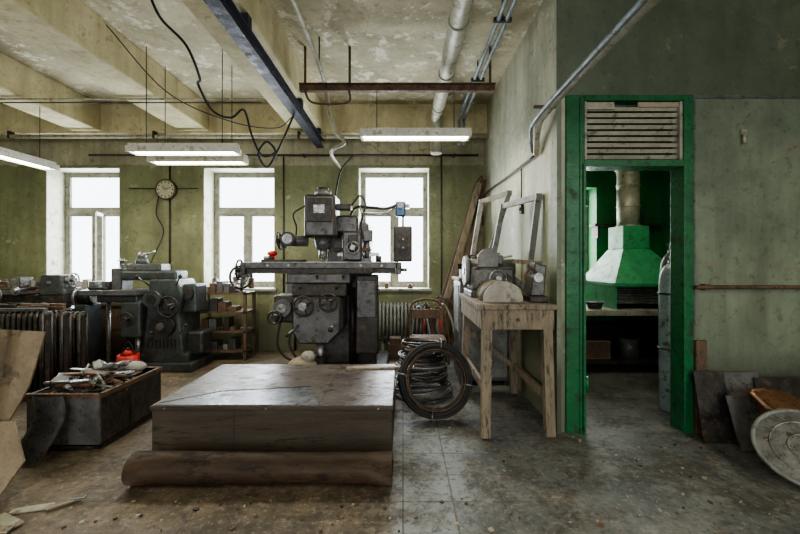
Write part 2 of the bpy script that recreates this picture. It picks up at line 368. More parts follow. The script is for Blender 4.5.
def gas(x,y,r,h,k,nm='gas_cylinder'):
    b=B(nm); pr=[(0,r*.92),(0.03,r),(h*.82,r),(h*.87,r*.93),(h*.91,r*.7),(h*.94,r*.35)]
    b.tube([(x,y,z) for z,_ in pr],[q for _,q in pr],k,seg=24)
    b.cyl((x,y,h*.93),(x,y,h*.965),r*.28,'steel').cyl((x,y,h*.96),(x,y,h),r*.16,'steel').cyl((x,y,h*.98),(x+r*.5,y,h*.98),.012,'steel',seg=8).wheel((x,y,h),.035,(0,0,1),'steel',.006,4,.01)
    b.ring((x,y,h*.4),r+.004,.01,(0,0,1),'dark').ring((x,y,h*.75),r+.004,.01,(0,0,1),'dark').done()
gas(2.59,3.86,.105,1.5,'cyl')
gas(2.98,4.45,.105,1.62,'mgreen')
b=B('storage_cabinet'); b.box(3.3,4.1,4.3,4.9,.05,1.75,'mgreen',.01).box(3.29,3.3,4.33,4.59,.1,1.7,'gframe').box(3.29,3.3,4.61,4.87,.1,1.7,'gframe').box(3.27,3.29,4.56,4.58,.9,1.05,'steel')
for x in (3.33,4.02):
    for y in (4.33,4.82): b.box(x,x+.05,y,y+.05,0,.05,'dark')
b.done()

# ------------------------------------------------------------ ceiling services
b=B('overhead_rail')
X=-1.27
b.box(X-.055,X+.055,-2,YB-.301,3.17,3.185,'rail').box(X-.012,X+.012,-2,YB-.301,3.185,3.28,'rail').box(X-.055,X+.055,-2,YB-.301,3.28,3.295,'rail')
for y in (1.5,3.2,4.9,6.0): b.box(X-.03,X+.03,y,y+.08,3.295,3.43,'rail')
b.done()
b=B('ventilation_duct')
b.cyl((.5,-2,3.6),(.5,5.8,3.6),.085,'galv'); 
for y in (1.6,2.6,3.6,4.6,5.6): b.ring((.5,y,3.6),.088,.008,(0,1,0),'galv').cyl((.5,y,3.68),(.5,y,CH),.008,'dark',seg=6)
b.tube(cr([(.5,5.75,3.6),(.5,5.95,3.56),(.5,6.02,3.4),(.5,6.02,3.05)]),.085,'galv',seg=18)
b.done()
b=B('ceiling_pipe')
for dx in (0,.075): 
    b.tube(cr([(.86+dx,-2,3.62),(.86+dx,3,3.62),(.86+dx,5.9,3.62),(.86+dx,6.1,3.5),(.86+dx,6.1,3.2)]),.022,'pipeb')
for y in (2.4,3.6,4.8): b.box(.82,.98,y,y+.03,3.60,3.64,'dark').cyl((.9,y+.015,3.62),(.9,y+.015,CH),.008,'dark',seg=6)
b.done()
b=B('heating_pipe')
b.tube(cr([(-.9,-2,3.58),(-.9,3,3.58),(-.92,4.6,3.56),(-.92,5.0,3.3),(-.86,5.1,3.1),(-.75,5.1,2.95),(-.9,5.2,2.9),(-1.0,5.6,2.92),(-1.0,6.35,2.92)],10),.024,'pipew')
for y in (2,3.2,4.3): b.cyl((-.9,y,3.58),(-.9,y,CH),.008,'dark',seg=6)
b.done()
b=B('steel_crossbar')
b.box(-1.16,1.03,4.47,4.53,3.345,3.41,'rust').box(-1.16,1.03,4.44,4.56,3.41,3.42,'rust')
for x in (-1.1,-.6,.98): b.cyl((x,4.5,3.42),(x,4.5,CH),.014,'rust',seg=8)
b.tube(cr([(-1.1,4.45,3.35),(-1.0,4.45,3.2),(-.62,4.45,3.2),(-.6,4.45,3.35)],8),.012,'rust')
b.done()
b=B('conduit_line')
b.cyl((-7,4.86,3.405),(-1.74,4.86,3.405),.012,'pipew',seg=8).cyl((-7,4.93,3.39),(-1.74,4.93,3.39),.008,'dark',seg=8)
b.done()
b=B('back_wall_pipe')
b.cyl((-7,YB-.36,3.33),(XP,YB-.36,3.33),.028,'pipew').cyl((-5,YB-.08,3.12),(1.2,YB-.08,3.12),.018,'dark',seg=8)
for x in (-6.,-3.8,-1.6,.8): b.box(x,x+.03,YB-.39,YB-.30,3.3,3.41,'dark').box(x,x+.03,YB-.1,YB,3.1,3.14,'dark')
b.done()
b=B('corner_pipe')
b.tube(cr([(1.20,-2,2.70),(1.20,2,2.70),(1.2,3.3,2.69),(1.22,3.62,2.62),(1.265,3.8,2.45)],8),.028,'pipew')
b.tube(cr([(1.13,-2,2.67),(1.13,2,2.67),(1.14,3.4,2.66),(1.2,3.75,2.6),(1.262,3.9,2.5)],8),.018,'pipeb')
b.tube(cr([(1.27,3.85,2.46),(1.27,4.8,2.46),(1.27,6.3,2.44),(1.27,6.35,2.0)],6),.012,'dark')
b.box(1.11,1.30,3.38,3.41,2.74,2.76,'rust').box(1.11,1.22,1.2,1.23,2.74,2.76,'rust').cyl((1.17,1.215,2.75),(1.17,1.215,CH),.01,'rust',seg=6)
b.done()
b=B('wall_conduit')
for x in (-3.75,-1.92,0.62): b.cyl((x,YB-.02,.9 if x<0 else .4),(x,YB-.02,3.12),.013,'dark' if x<-3 else 'mgreen',seg=8)
b.cyl((-4.4,YB-.02,2.6),(-3.3,YB-.02,2.6),.008,'dark',seg=6)
b.tube(cr([(-3.9,YB-.02,2.6),(-3.95,YB-.05,2.2),(-3.8,YB-.1,1.9),(-3.9,YB-.2,1.5),(-4.0,6.2,1.2)],6),.01,'dark')
b.done()
b=B('hanging_cable')
b.tube(cr([(-2.2,3.4,3.84),(-2.1,3.45,3.55),(-1.95,3.6,3.38),(-1.98,3.9,3.22),(-2.1,4.1,3.25),(-2.0,4.2,3.02),(-1.85,4.3,2.98),(-1.75,4.4,3.1),(-1.7,4.5,2.85),(-1.62,4.6,2.65),(-1.5,4.7,2.72),(-1.6,4.7,2.84),(-1.7,4.7,2.7),(-1.6,4.72,2.55),(-1.45,4.72,2.8),(-1.30,4.75,3.165)],8),.012,'black')
b.tube(cr([(-3.0,4.0,3.84),(-2.6,4.4,3.3),(-2.0,4.6,3.05),(-1.5,4.7,3.0),(-1.30,4.75,3.165)],8),.006,'black')
b.done()
b=B('power_cable')
b.tube(cr([(-.78,6.35,3.12),(-.95,6.1,2.8),(-.98,5.75,2.3),(-.95,5.6,2.02)],8),.012,'black').done()

def lamp(name,c,L_,axis,top):
    b=B(name);cx,cy,cz=c
    R_=Matrix.Translation(c)@(Matrix.Rotation(math.pi/2,4,'Z') if axis=='y' else Matrix.Identity(4))
    def P(x,y,z): return R_@Vector((x,y,z))
    b.box(-L_/2,L_/2,-.05,.05,.03,.075,'enamel',.008,R_)
    for e in (-1,1):
        b.bar(P(-L_/2,e*.085,.0),P(L_/2,e*.085,.0),.004,.07,'enamel') 
        b.bar(P(-L_/2,e*.045,.032),P(L_/2,e*.045,.032),.09,.004,'enamel')
        b.cyl(P(-L_/2+.03,e*.04,-.005),P(L_/2-.03,e*.04,-.005),.018,'tube',seg=12)
        b.box(e*(L_/2-.02)-.012,e*(L_/2-.02)+.012,-.07,.07,-.03,.03,'enamel',0,R_)
        q=P(e*L_*.35,0,.07); b.cyl(q,(q.x,q.y,top),.005,'dark',seg=6)
    b.done()
lamp('added_fluorescent_lamp',(-2.46,4.5,2.68),1.22,'x',CH)
lamp('added_fluorescent_lamp',(-2.53,4.95,2.68),1.18,'x',CH)
lamp('added_fluorescent_lamp',(.14,4.5,2.85),1.24,'x',3.345)
lamp('added_fluorescent_lamp',(-4.68,4.7,2.68),1.3,'y',3.43)
lamp('added_fluorescent_lamp',(-2.4,.2,2.9),1.24,'y',CH)  # added fixture, out of view, brightens the left foreground
lamp('added_fluorescent_lamp',(0,-.9,2.9),1.24,'x',CH)  # added fixture behind the camera, for more light in the room
lamp('added_fluorescent_lamp',(3.2,.3,2.9),1.24,'x',CH)  # added fixture, out of view, brightens the right foreground
lamp('added_fluorescent_lamp',(2.75,4.2,2.95),1.24,'x',CH)

b=B('wall_clock'); cx,cz=-3.8,2.58
b.cyl((cx,YB-.05,cz),(cx,YB,cz),.165,'mgreen',seg=32).cyl((cx,YB-.055,cz),(cx,YB-.049,cz),.145,'face',seg=32).ring((cx,YB-.052,cz),.155,.014,(0,1,0),'woodd')
for i in range(12):
    t=i*math.pi/6; b.cyl((cx+.12*math.sin(t),YB-.06,cz+.12*math.cos(t)),(cx+.12*math.sin(t),YB-.054,cz+.12*math.cos(t)),.011,'black',seg=8)
b.bar((cx,YB-.062,cz),(cx-.05,YB-.062,cz+.05),.012,.004,'black').bar((cx,YB-.062,cz),(cx+.09,YB-.062,cz+.03),.009,.004,'black').done()

# ------------------------------------------------------------ layout slab + roll
b=B('surface_plate_table')
x0,x1,ya,yb,h=-1.84,-.08,2.93,4.08,.38
b.box(x0,x1,ya,yb,.0,h-.03,'slabside',.004)
b.box(x0-.01,x1+.01,ya-.012,yb+.01,h-.03,h,'slabside',.006)
b.box(x0+.0,-.62,ya-.005,yb-.0,h,h+.006,'slabtop').box(-.617,x1-.0,ya-.005,yb,h,h+.0075,'slabtop')
b.prism([(0,0),(1.2,0),(1.05,.42),(.35,.30)],0,.005,'slabtop2',Matrix(((1,0,0,x0+.02),(0,0,1,ya+.0),(0,1,0,h+.006),(0,0,0,1))))
b.bar((x0+.03,ya+.02,h+.013),(x0+.37,ya+.30,h+.013),.006,.003,'dark').bar((x0+.37,ya+.3,h+.013),(x0+1.07,ya+.42,h+.013),.006,.003,'dark')
for x in (x0+.1,-1.0,x1-.1):
    b.cyl((x,ya-.016,h-.015),(x,ya-.01,h-.015),.008,'steel',seg=8)
b.box(x0+.6,x0+.603,ya-.002,ya+.01,0.01,h-.03,'dark')
b.done()
b=B('wood_lath'); b.rbox((-.22,3.92,.398),(.66,.07,.018),(0,0,.05),'woodl',.002).done()
b=B('linoleum_roll')
cy,cz=2.60,.104
x0r,x1r=-1.75,-.07
def rollf(u,v):
    if u<.12:
        return Vector((x0r+(x1r-x0r)*v,2.90+(cy-2.90)*u/.12,.006+.004*math.sin(v*9)))
    q=(u-.12)/.88
    t=-math.pi/2-q*2*math.pi*2.1; r=.098-.034*q+.004*math.sin(v*6+1)
    return Vector((x0r+(x1r-x0r)*v,cy+r*1.2*math.cos(t),cz+r*math.sin(t)))
b.sheet(rollf,100,10,'roll',.006)
b.done()

b=B('scrap_crate'); X0,X1,Y0,Y1,H=-2.85,-2.3,3.03,3.8,.43
b.box(X0,X1,Y0,Y0+.02,.04,H,'mgrey').box(X0,X1,Y1-.02,Y1,.04,H,'dark').box(X0,X0+.02,Y0+.02,Y1-.02,.04,H,'dark').box(X1-.02,X1,Y0+.02,Y1-.02,.04,H,'dark').box(X0,X1,Y0,Y1,.02,.05,'dark')
b.box(X0-.01,X1+.01,Y0-.01,Y0+.025,H-.03,H+.005,'rust').box(X1-.02,X1+.012,Y0,Y1,H-.03,H+.005,'rust').box(X0-.01,X1+.01,Y1-.02,Y1+.01,H-.03,H+.005,'rust')
for x in (X0,X1-.05):
    for y in (Y0,Y1-.05): b.box(x,x+.05,y,y+.05,0,.03,'rust')
b.box(X1,X1+.008,Y0+.35,Y0+.38,.05,H-.03,'dark')
b.done()
b=B('scrap_metal_pile')
b.box(X0+.03,X1-.03,Y0+.03,Y1-.03,.06,.36,'rust',.03)
ks=['steel','rust','dark','mgrey','rust','steel','woodd','ggrey','mgrey']
for i in range(140):
    L_=random.uniform(.06,.36);k=random.choice(ks)
    c=(random.uniform(X0+.12,X1-.12),random.uniform(Y0+.12,Y1-.12),.38+random.uniform(0,.14))
    a=random.uniform(-1.6,1.6);e=random.uniform(-.3,.3)
    if random.random()<.5:
        d=Vector((math.cos(a)*math.cos(e),math.sin(a)*math.cos(e),math.sin(e)))*L_/2;cv=Vector(c);r=random.uniform(.006,.018)
        b.cyl(cv-d,cv+d,r,k,seg=10)
    else: b.rbox(c,(L_,random.uniform(.02,.07),random.uniform(.006,.03)),(e,e,a),k,.003)
b.cyl((-2.84,3.3,.47),(-2.4,3.6,.50),.025,'ggrey').sph((-2.42,3.6,.49),.08,'paper',(1.3,1,.6)).rbox((-2.72,3.25,.47),(.2,.14,.05),(.2,.1,.3),'mgreen',.01)
b.done()
b=B('sheet_metal_offcut')
b.sheet(lambda u,v:Vector((-2.76+.24*u+.03*math.sin(v*5),2.97-.16*(v**2)-.03*math.sin(u*3),.44-.44*v)),6,14,'mgrey',.004)
b.done()
b=B('leaning_sheet')
b.prism([(-.62,0),(.0,0.0),(.23,.62),(.26,.98),(-.5,1.02)],-.006,.006,'tan',Matrix.Translation((-2.75,2.55,.0))@Matrix.Rotation(math.radians(-14),4,'X'))
b.prism([(-.5,0),(.16,0.0),(.26,.22),(.12,.45),(-.5,.42)],-.006,.006,'tan',Matrix.Translation((-2.60,2.40,.0))@Matrix.Rotation(math.radians(-20),4,'X'))
b.bar((-2.72,2.30,.01),(-2.72,2.66,1.0),.08,.02,'woodd',up=(0,1,0))
b.done()
b=B('scrap_offcuts_pile')
for i,(x,y,L_,w,a) in enumerate([(-2.15,2.32,.2,.05,.3),(-2.18,2.2,.2,.07,-.4),(-2.0,2.36,.16,.03,.8),(-2.2,2.1,.24,.06,.2),(-1.95,2.4,.08,.03,.2)]):
    b.rbox((x,y,.008+.004*i),(L_,w,.014),(0,0,a),random.choice(['galv','mgrey','tan']),.003)
b.done()
b=B('floor_debris')
random.seed(99)
for i in range(380):
    z_=random.random()
    if z_<.35: x,y=random.uniform(-2.3,1.2),random.uniform(1.7,2.45)
    elif z_<.55: x,y=random.uniform(-2.2,-.1)+0,random.uniform(4.15,4.6)
    elif z_<.75: x,y=random.uniform(.0,1.2),random.uniform(2.7,5.2)
    elif z_<.9: x,y=random.uniform(1.3,3.1),random.uniform(2.2,3.3)
    else: x,y=random.uniform(-3.6,-2.0),random.uniform(3.9,5.0)
    s_=random.uniform(.005,.026)
    b.rbox((x,y,.004),(s_,s_*random.uniform(.3,1),.008),(0,0,random.uniform(0,3)),random.choice(['woodl','rust','dark','galv','woodd','tan','rust']))
b.done()

def radiator(b,x,y,z,n,h,k,d=.12,p=.055):
    for i in range(n):
        xx=x+i*p
        b.tube([(xx,y-d*.4,z+.03),(xx,y-d*.4,z+h-.03)],.02,k,seg=8)
        b.tube([(xx,y+d*.4,z+.03),(xx,y+d*.4,z+h-.03)],.02,k,seg=8)
        b.sph((xx,y,z+.05),.05,k,(.45,1.3,1)).sph((xx,y,z+h-.05),.05,k,(.45,1.3,1))
        b.box(xx-.012,xx+.012,y-.03,y+.03,z+.05,z+h-.05,k)
    b.cyl((x-.02,y,z+.06),(x+(n-1)*p+.02,y,z+.06),.025,k,seg=12).cyl((x-.02,y,z+h-.06),(x+(n-1)*p+.02,y,z+h-.06),.025,k,seg=12)
b=B('radiator_stack')
for j in range(3): radiator(b,-5.0+.03*j,4.2+j*.2,0,23,.92-.03*j,'dark',.14,.057)
b.bar((-5.05,4.15,.93),(-3.75,4.2,.93),.05,.03,'mgrey').bar((-5.1,4.35,.92),(-3.72,4.4,.92),.04,.04,'rust')
random.seed(41)
for i in range(14): b.rbox((random.uniform(-4.9,-3.9),random.uniform(4.2,4.55),.95),(random.uniform(.1,.35),.04,.03),(0,0,random.uniform(-.6,.6)),random.choice(['rust','dark','steel','woodd']),.003)
b.done()
b=B('cast_iron_radiator')
radiator(b,-.36,6.33,.16,14,.62,'ggrey',.13,.058)
b.box(-.34,-.3,6.3,6.36,0,.18,'ggrey').box(.33,.37,6.3,6.36,0,.18,'ggrey').cyl((.4,6.33,.22),(.62,6.33,.22),.018,'ggrey').cyl((.62,6.33,0),(.62,6.33,.24),.018,'ggrey')
b.done()

# ------------------------------------------------------------ milling machine
b=B('milling_machine')
b.box(-1.3,-.2,4.75,5.85,0,.12,'dark',.02)
b.prism([(-1.02,.1),(-.36,.1),(-.40,1.3),(-.45,1.92),(-.62,2.02),(-.95,2.02),(-1.0,1.3)],5.2,5.75,'mgrey',bev=.02)
b.box(-.93,-.55,4.9,5.7,1.78,2.0,'mgrey',.025)
b.box(-1.17,-.80,4.72,5.08,1.72,2.23,'mgrey',.03)
b.box(-1.13,-.84,4.69,4.72,1.9,2.18,'dark',.008).box(-1.05,-.92,4.68,4.69,2.0,2.1,'steel')
b.cyl((-.98,4.9,2.22),(-.98,4.9,2.30),.10,'mgrey').cyl((-.98,4.9,2.30),(-.98,4.9,2.33),.07,'dark')
b.cyl((-.98,4.9,1.72),(-.98,4.9,1.58),.11,'mgrey',.08).cyl((-.98,4.9,1.60),(-.98,4.9,1.47),.05,'steel').cyl((-.98,4.9,1.47),(-.98,4.9,1.43),.02,'steel')
b.cyl((-1.16,4.88,1.68),(-1.42,4.86,1.68),.065,'mgrey').cyl((-1.42,4.86,1.68),(-1.46,4.86,1.68),.09,'mgrey').wheel((-1.5,4.86,1.68),.10,(1,0,.15),'dark',.012)
b.cyl((-1.36,4.75,1.70),(-1.36,4.70,1.70),.085,'dark',seg=24).cyl((-1.36,4.70,1.70),(-1.36,4.69,1.70),.06,'steel',seg=24)
b.box(-.74,-.5,4.85,5.2,1.44,1.80,'mgrey',.02).box(-.66,-.55,4.82,4.86,1.55,1.75,'dark',.01)
b.wheel((-.60,4.8,1.60),.07,(0,1,0),'steel',.008)
b.box(-.82,-.3,5.0,5.15,1.50,1.54,'steel').box(-.80,-.62,4.75,4.9,2.05,2.12,'dark',.01)
b.box(-.86,-.40,4.92,5.1,1.56,1.60,'rust',.005).cyl((-.45,5.0,1.42),(-.45,5.0,1.75),.03,'steel').box(-.52,-.38,4.95,5.08,1.68,1.82,'mgrey',.01)
b.tube(cr([(-.62,4.8,2.1),(-.52,4.8,2.22),(-.45,4.8,2.12),(-.5,4.8,1.9),(-.48,4.8,1.7)],6),.012,'black')
b.tube(cr([(-1.15,4.75,2.1),(-1.3,4.75,2.0),(-1.28,4.8,1.85),(-1.3,4.85,1.75)],6),.01,'black')
b.box(-1.87,-.08,4.73,5.07,1.35,1.42,'mgrey',.006).box(-1.86,-.09,4.76,5.04,1.29,1.35,'dark')
for y in (4.79,4.87,4.95): b.box(-1.87,-.08,y,y+.05,1.42,1.428,'steel')
for x in (-1.9,-.05): b.box(x-.03,x+.03,4.74,5.06,1.28,1.42,'mgrey',.01)
b.cyl((-1.93,4.9,1.33),(-2.0,4.9,1.33),.025,'steel').wheel((-2.0,4.9,1.33),.12,(1,0,0),'dark',.012)
b.cyl((-.02,4.9,1.33),(.05,4.9,1.33),.02,'steel').box(-.6,-.35,4.7,4.74,1.30,1.36,'dark')
for x in (-1.6,-1.35,-.5,-.25): b.cyl((x,4.73,1.385),(x,4.715,1.385),.014,'steel',seg=10)
b.box(-1.7,-1.2,4.78,4.98,1.428,1.455,'dark',.005).cyl((-1.65,4.88,1.455),(-1.65,4.88,1.50),.05,'steel').cyl((-.3,4.9,1.428),(-.3,4.9,1.5),.035,'dark').box(-.5,-.38,4.8,4.95,1.428,1.47,'mgrey')
b.box(-1.38,-.62,4.72,5.2,1.17,1.29,'mgrey',.015).box(-1.3,-.66,4.66,5.2,1.02,1.17,'dark',.02)
b.prism([(-1.28,1.02),(-.72,1.02),(-.72,.62),(-.86,.48),(-1.2,.48),(-1.28,.62)],4.6,5.2,'mgrey',bev=.02)
b.box(-1.5,-1.26,4.62,4.95,.72,1.04,'dark',.03)
b.cyl((-1.38,4.62,.9),(-1.38,4.55,.9),.10,'mgrey',seg=24).cyl((-1.38,4.55,.9),(-1.38,4.53,.9),.05,'steel')
for (x,z,r) in ((-1.12,.93,.11),(-.84,.97,.10),(-1.45,.80,.07)):
    b.cyl((x,4.66,z),(x,4.5,z),.03,'steel').wheel((x,4.5,z),r,(0,1,0),'dark',.012)
b.cyl((-1.12,4.48,.93),(-1.12,4.44,.93),.045,'steel')
b.cyl((-.8,4.62,.72),(-.8,4.42,.68),.018,'steel').sph((-.8,4.41,.68),.03,'black').cyl((-1.2,4.6,.7),(-1.28,4.42,.62),.012,'steel').sph((-1.28,4.42,.62),.025,'black')
for (x,z) in ((-.78,1.1),(-1.2,1.1),(-1.0,1.23),(-.7,1.23)): b.cyl((x,4.67,z),(x+.02,4.56,z+.04),.009,'steel',seg=8).sph((x+.02,4.56,z+.04),.02,'black')
b.cyl((-1.0,4.85,.1),(-1.0,4.85,.5),.055,'steel').cyl((-1.0,4.85,.1),(-1.0,4.85,.3),.08,'dark')
b.box(-.58,-.30,4.88,5.0,.30,1.27,'dark',.02).box(-.56,-.33,4.86,4.88,.75,1.2,'mgrey',.005).box(-.55,-.34,5.0,5.3,.1,1.0,'dark',.02)
b.cyl((-.64,5.1,.1),(-.64,5.1,1.1),.05,'dark')
b.tube(cr([(-1.42,4.62,.74),(-1.44,4.58,.5),(-1.38,4.6,.36),(-1.25,4.6,.3),(-1.1,4.65,.4)],8),.014,'black')
b.tube(cr([(-1.3,4.8,.7),(-1.35,4.75,.45),(-1.2,4.7,.25),(-1.0,4.75,.15)],8),.014,'black')
b.tube(cr([(-.7,5.2,2.0),(-.6,5.1,2.12),(-.4,4.95,2.1),(-.2,4.9,2.08),(0,4.9,2.14),(.0,4.9,1.98)],6),.018,'dark')
b.tube([(-.53,4.9,2.1),(-.5,4.9,2.02),(-.2,4.9,2.02),(-.1,4.9,2.1)],.014,'steel')
b.box(-.09,.03,4.84,4.96,1.98,2.16,'blue',.015).cyl((-.03,4.84,2.1),(-.03,4.78,2.1),.03,'steel').box(-.0,.08,4.86,4.94,2.08,2.13,'steel')
b.cyl((-.0,4.9,1.98),(0,4.9,1.86),.012,'dark').box(-.11,.11,4.84,4.97,1.43,1.86,'dark',.015).box(-.085,.085,4.83,4.84,1.55,1.8,'dark')
for i in range(6): b.cyl((-.05+.05*(i%3),4.83,1.6+.1*(i//3)),(-.05+.05*(i%3),4.815,1.6+.1*(i//3)),.012,['dark','steel','black'][i%3],seg=10)
b.sph((-1.6,4.9,1.53),.05,'red',(1.3,1,.7)).cyl((-1.6,4.9,1.455),(-1.6,4.9,1.52),.03,'red')
b.done()
b=B('cloth_sack')
b.sph((-1.12,4.45,.19),.19,'woodl',(1,.75,1)).sph((-1.05,4.43,.38),.08,'paper',(1,.8,.8)).done()

# shaper
b=B('shaping_machine')
b.box(-3.75,-2.72,5.15,5.75,0,.12,'mgreen',.02).box(-3.6,-2.8,5.2,5.7,.1,.24,'mgreen',.03)
b.prism([(-3.40,.2),(-2.85,.2),(-2.92,.75),(-2.86,1.0),(-2.95,1.2),(-3.3,1.2),(-3.34,.75)],5.2,5.65,'mgreen',bev=.02)
b.box(-3.72,-2.98,5.25,5.55,1.18,1.31,'mgreen',.03)
b.box(-3.66,-3.2,5.28,5.52,1.30,1.40,'mgrey',.02)
b.cyl((-3.52,5.4,1.38),(-3.52,5.4,1.48),.09,'mgreen',.06).sph((-3.52,5.4,1.51),.055,'steel').cyl((-3.52,5.4,1.5),(-3.35,5.4,1.57),.012,'steel')
b.box(-3.86,-3.72,5.28,5.52,1.02,1.34,'mgrey',.02).cyl((-3.79,5.4,1.34),(-3.79,5.4,1.44),.015,'steel').wheel((-3.79,5.4,1.44),.05,(0,0,1),'steel',.008)
b.box(-4.15,-3.40,5.1,5.55,.99,1.06,'mgrey',.012).box(-3.95,-3.42,5.15,5.5,.90,.99,'mgreen',.02).box(-3.62,-3.36,5.12,5.5,.45,.92,'mgreen',.03)
b.cyl((-3.9,5.3,.0),(-3.9,5.3,.92),.025,'steel').cyl((-3.5,5.3,.12),(-3.5,5.3,.5),.04,'steel')
b.wheel((-3.0,5.1,.85),.13,(0,1,0),'dark',.014).cyl((-3.0,5.22,.85),(-3.0,5.1,.85),.04,'steel')
b.cyl((-3.2,5.2,.95),(-3.2,5.08,.95),.11,'mgreen',seg=28).cyl((-3.2,5.08,.95),(-3.2,5.06,.95),.06,'dark')
b.cyl((-3.1,5.2,.6),(-3.1,5.12,.6),.15,'dark',seg=28).cyl((-3.1,5.12,.6),(-3.1,5.1,.6),.05,'mgrey')
b.wheel((-3.5,5.05,.7),.08,(0,1,0),'dark',.01).cyl((-3.5,5.12,.7),(-3.5,5.05,.7),.025,'steel')
for (x,z,dx) in ((-2.95,1.12,.12),(-3.3,1.12,-.08),(-2.9,.5,.14),(-3.3,.4,.1)): b.cyl((x,5.2,z),(x+dx,5.08,z+.12),.01,'steel',seg=8).sph((x+dx,5.08,z+.12),.024,'black')
b.box(-2.98,-2.74,5.3,5.6,.75,1.13,'mgreen',.03).cyl((-2.85,5.3,1.0),(-2.85,5.25,1.0),.08,'dark')
b.box(-2.86,-2.66,5.3,5.6,.2,.5,'dark',.03)
b.box(-4.1,-3.85,5.2,5.45,1.06,1.10,'dark',.01).box(-4.1,-4.03,5.22,5.43,1.10,1.17,'steel',.005).box(-3.93,-3.88,5.22,5.43,1.10,1.17,'steel',.005)
for i in range(8): b.box(-3.32+.05*i,-3.30+.05*i,5.19,5.2,.3,.42,'black')
b.done()
b=B('red_fuel_can'); x=-3.4
b.cyl((x,4.95,0),(x,4.95,.28),.12,'red').cyl((x,4.95,.28),(x,4.95,.34),.09,'red',.03).cyl((x,4.95,.34),(x,4.95,.37),.025,'black').tube(cr([(x-.09,4.95,.28),(x,4.95,.44),(x+.09,4.95,.28)]),.007,'black').done()

b=B('wooden_desk')
b.box(-4.75,-3.4,5.85,6.38,.78,.82,'woodd',.005).box(-4.6,-4.1,5.9,6.35,.05,.78,'woodd').box(-3.47,-3.43,5.9,6.35,0,.78,'woodd').box(-4.58,-4.12,5.88,5.9,.1,.4,'roll').box(-4.58,-4.12,5.88,5.9,.43,.73,'roll').box(-4.08,-3.48,6.2,6.22,.15,.78,'roll')
for x in (-4.58,-4.16): b.box(x,x+.05,5.92,6.3,0,.05,'woodd')
b.box(-4.37,-4.32,5.86,5.88,.57,.6,'steel')
b.done()
b=B('desk_clutter')
random.seed(52)
x=-4.7
while x<-3.55:
    w=random.uniform(.05,.16);h=random.uniform(.05,.24);k=random.choice(['rust','dark','woodd','paper','mgreen','ggrey'])
    if random.random()<.4:b.cyl((x+w/2,6.05,.82),(x+w/2,6.05,.82+h),w*.45,k,seg=12)
    else:b.box(x,x+w,5.95,6.15,.82,.82+h,k,.005)
    x+=w+.02
b.done()
b=B('workshop_shelf')
for x in (-2.98,-2.30):
    for y in (5.75,6.1): b.box(x,x+.04,y,y+.04,0,.98,'woodd')
for z in (.12,.4,.68,.95): b.box(-2.98,-2.26,5.75,6.14,z,z+.025,'woodd')
random.seed(3)
for z in (.145,.425,.705,.975):
    x=-2.92
    while x<-2.50:
        w=random.uniform(.05,.14);h=random.uniform(.05,.19)
        b.box(x,x+w,5.8,6.0,z,z+h,random.choice(['dark','rust','woodd','mgreen','mgrey','ggrey']),.005); x+=w+.015
b.done()
b=B('desk_fan'); cx,cy,cz=-2.38,5.9,1.20
b.cyl((cx,cy,.976),(cx,cy,.995),.07,'dark').cyl((cx,cy,.99),(cx,cy,1.15),.02,'dark').cyl((cx,cy+.08,cz),(cx,cy-.02,cz),.05,'mgrey').ring((cx,cy-.03,cz),.16,.018,(0,1,0),'dark').ring((cx,cy-.03,cz),.10,.006,(0,1,0),'dark')
for i in range(12):
    t=i*math.pi/6; b.cyl((cx,cy-.045,cz),(cx+.16*math.cos(t),cy-.03,cz+.16*math.sin(t)),.004,'dark',seg=6)
for i in range(4):
    t=i*math.pi/2+.4; b.rbox((cx+.07*math.cos(t),cy-.02,cz+.07*math.sin(t)),(.12,.01,.08),(.3,-t,0),'ggrey')
b.done()
b=B('lathe')
b.box(-6.3,-4.45,5.2,5.65,0,.75,'dark',.02).box(-6.3,-4.4,5.15,5.7,.75,.80,'mgrey',.01)
b.box(-6.3,-4.5,5.3,5.55,.85,.98,'dark',.01).box(-6.1,-6,5.3,5.55,.8,.86,'dark').box(-4.7,-4.6,5.3,5.55,.8,.86,'dark')
b.box(-6.3,-5.75,5.22,5.62,.95,1.32,'mgreen',.04).cyl((-5.75,5.42,1.15),(-5.63,5.42,1.15),.12,'steel').box(-5.3,-5.0,5.2,5.6,.98,1.08,'mgrey',.02).box(-5.22,-5.08,5.3,5.5,1.08,1.22,'steel',.01)
b.wheel((-5.25,5.14,1.0),.09,(0,1,0),'steel',.01).wheel((-5.0,5.16,1.05),.05,(0,1,0),'steel',.008)
b.prism([(-4.85,.98),(-4.5,.98),(-4.55,1.25),(-4.8,1.25)],5.3,5.54,'mgreen',bev=.015).cyl((-4.9,5.42,1.18),(-4.5,5.42,1.18),.05,'steel').wheel((-4.46,5.42,1.18),.09,(1,0,0),'steel',.01)
random.seed(61)
for i in range(44):
    x=random.uniform(-6.2,-4.55);b.rbox((x,5.4+random.uniform(-.12,.12),1.33 if x<-5.75 else 1.02+random.uniform(0,.14)),(random.uniform(.06,.2),.05,random.uniform(.03,.09)),(0,random.uniform(-.2,.2),random.uniform(-1,1)),random.choice(['steel','dark','rust','mgrey','rust']),.004)
b.done()
b=B('bench_grinder')
b.prism([(-4.38,0),(-4.2,0),(-4.22,.85),(-4.36,.85)],5.3,5.6,'mgreen',bev=.01)
b.cyl((-4.36,5.45,.95),(-4.22,5.45,.95),.1,'dark').cyl((-4.42,5.45,.95),(-4.38,5.45,.95),.13,'steel').cyl((-4.2,5.45,.95),(-4.17,5.45,.95),.10,'steel')
b.cyl((-4.4,5.45,.95),(-4.2,5.45,.95),.02,'steel').done()

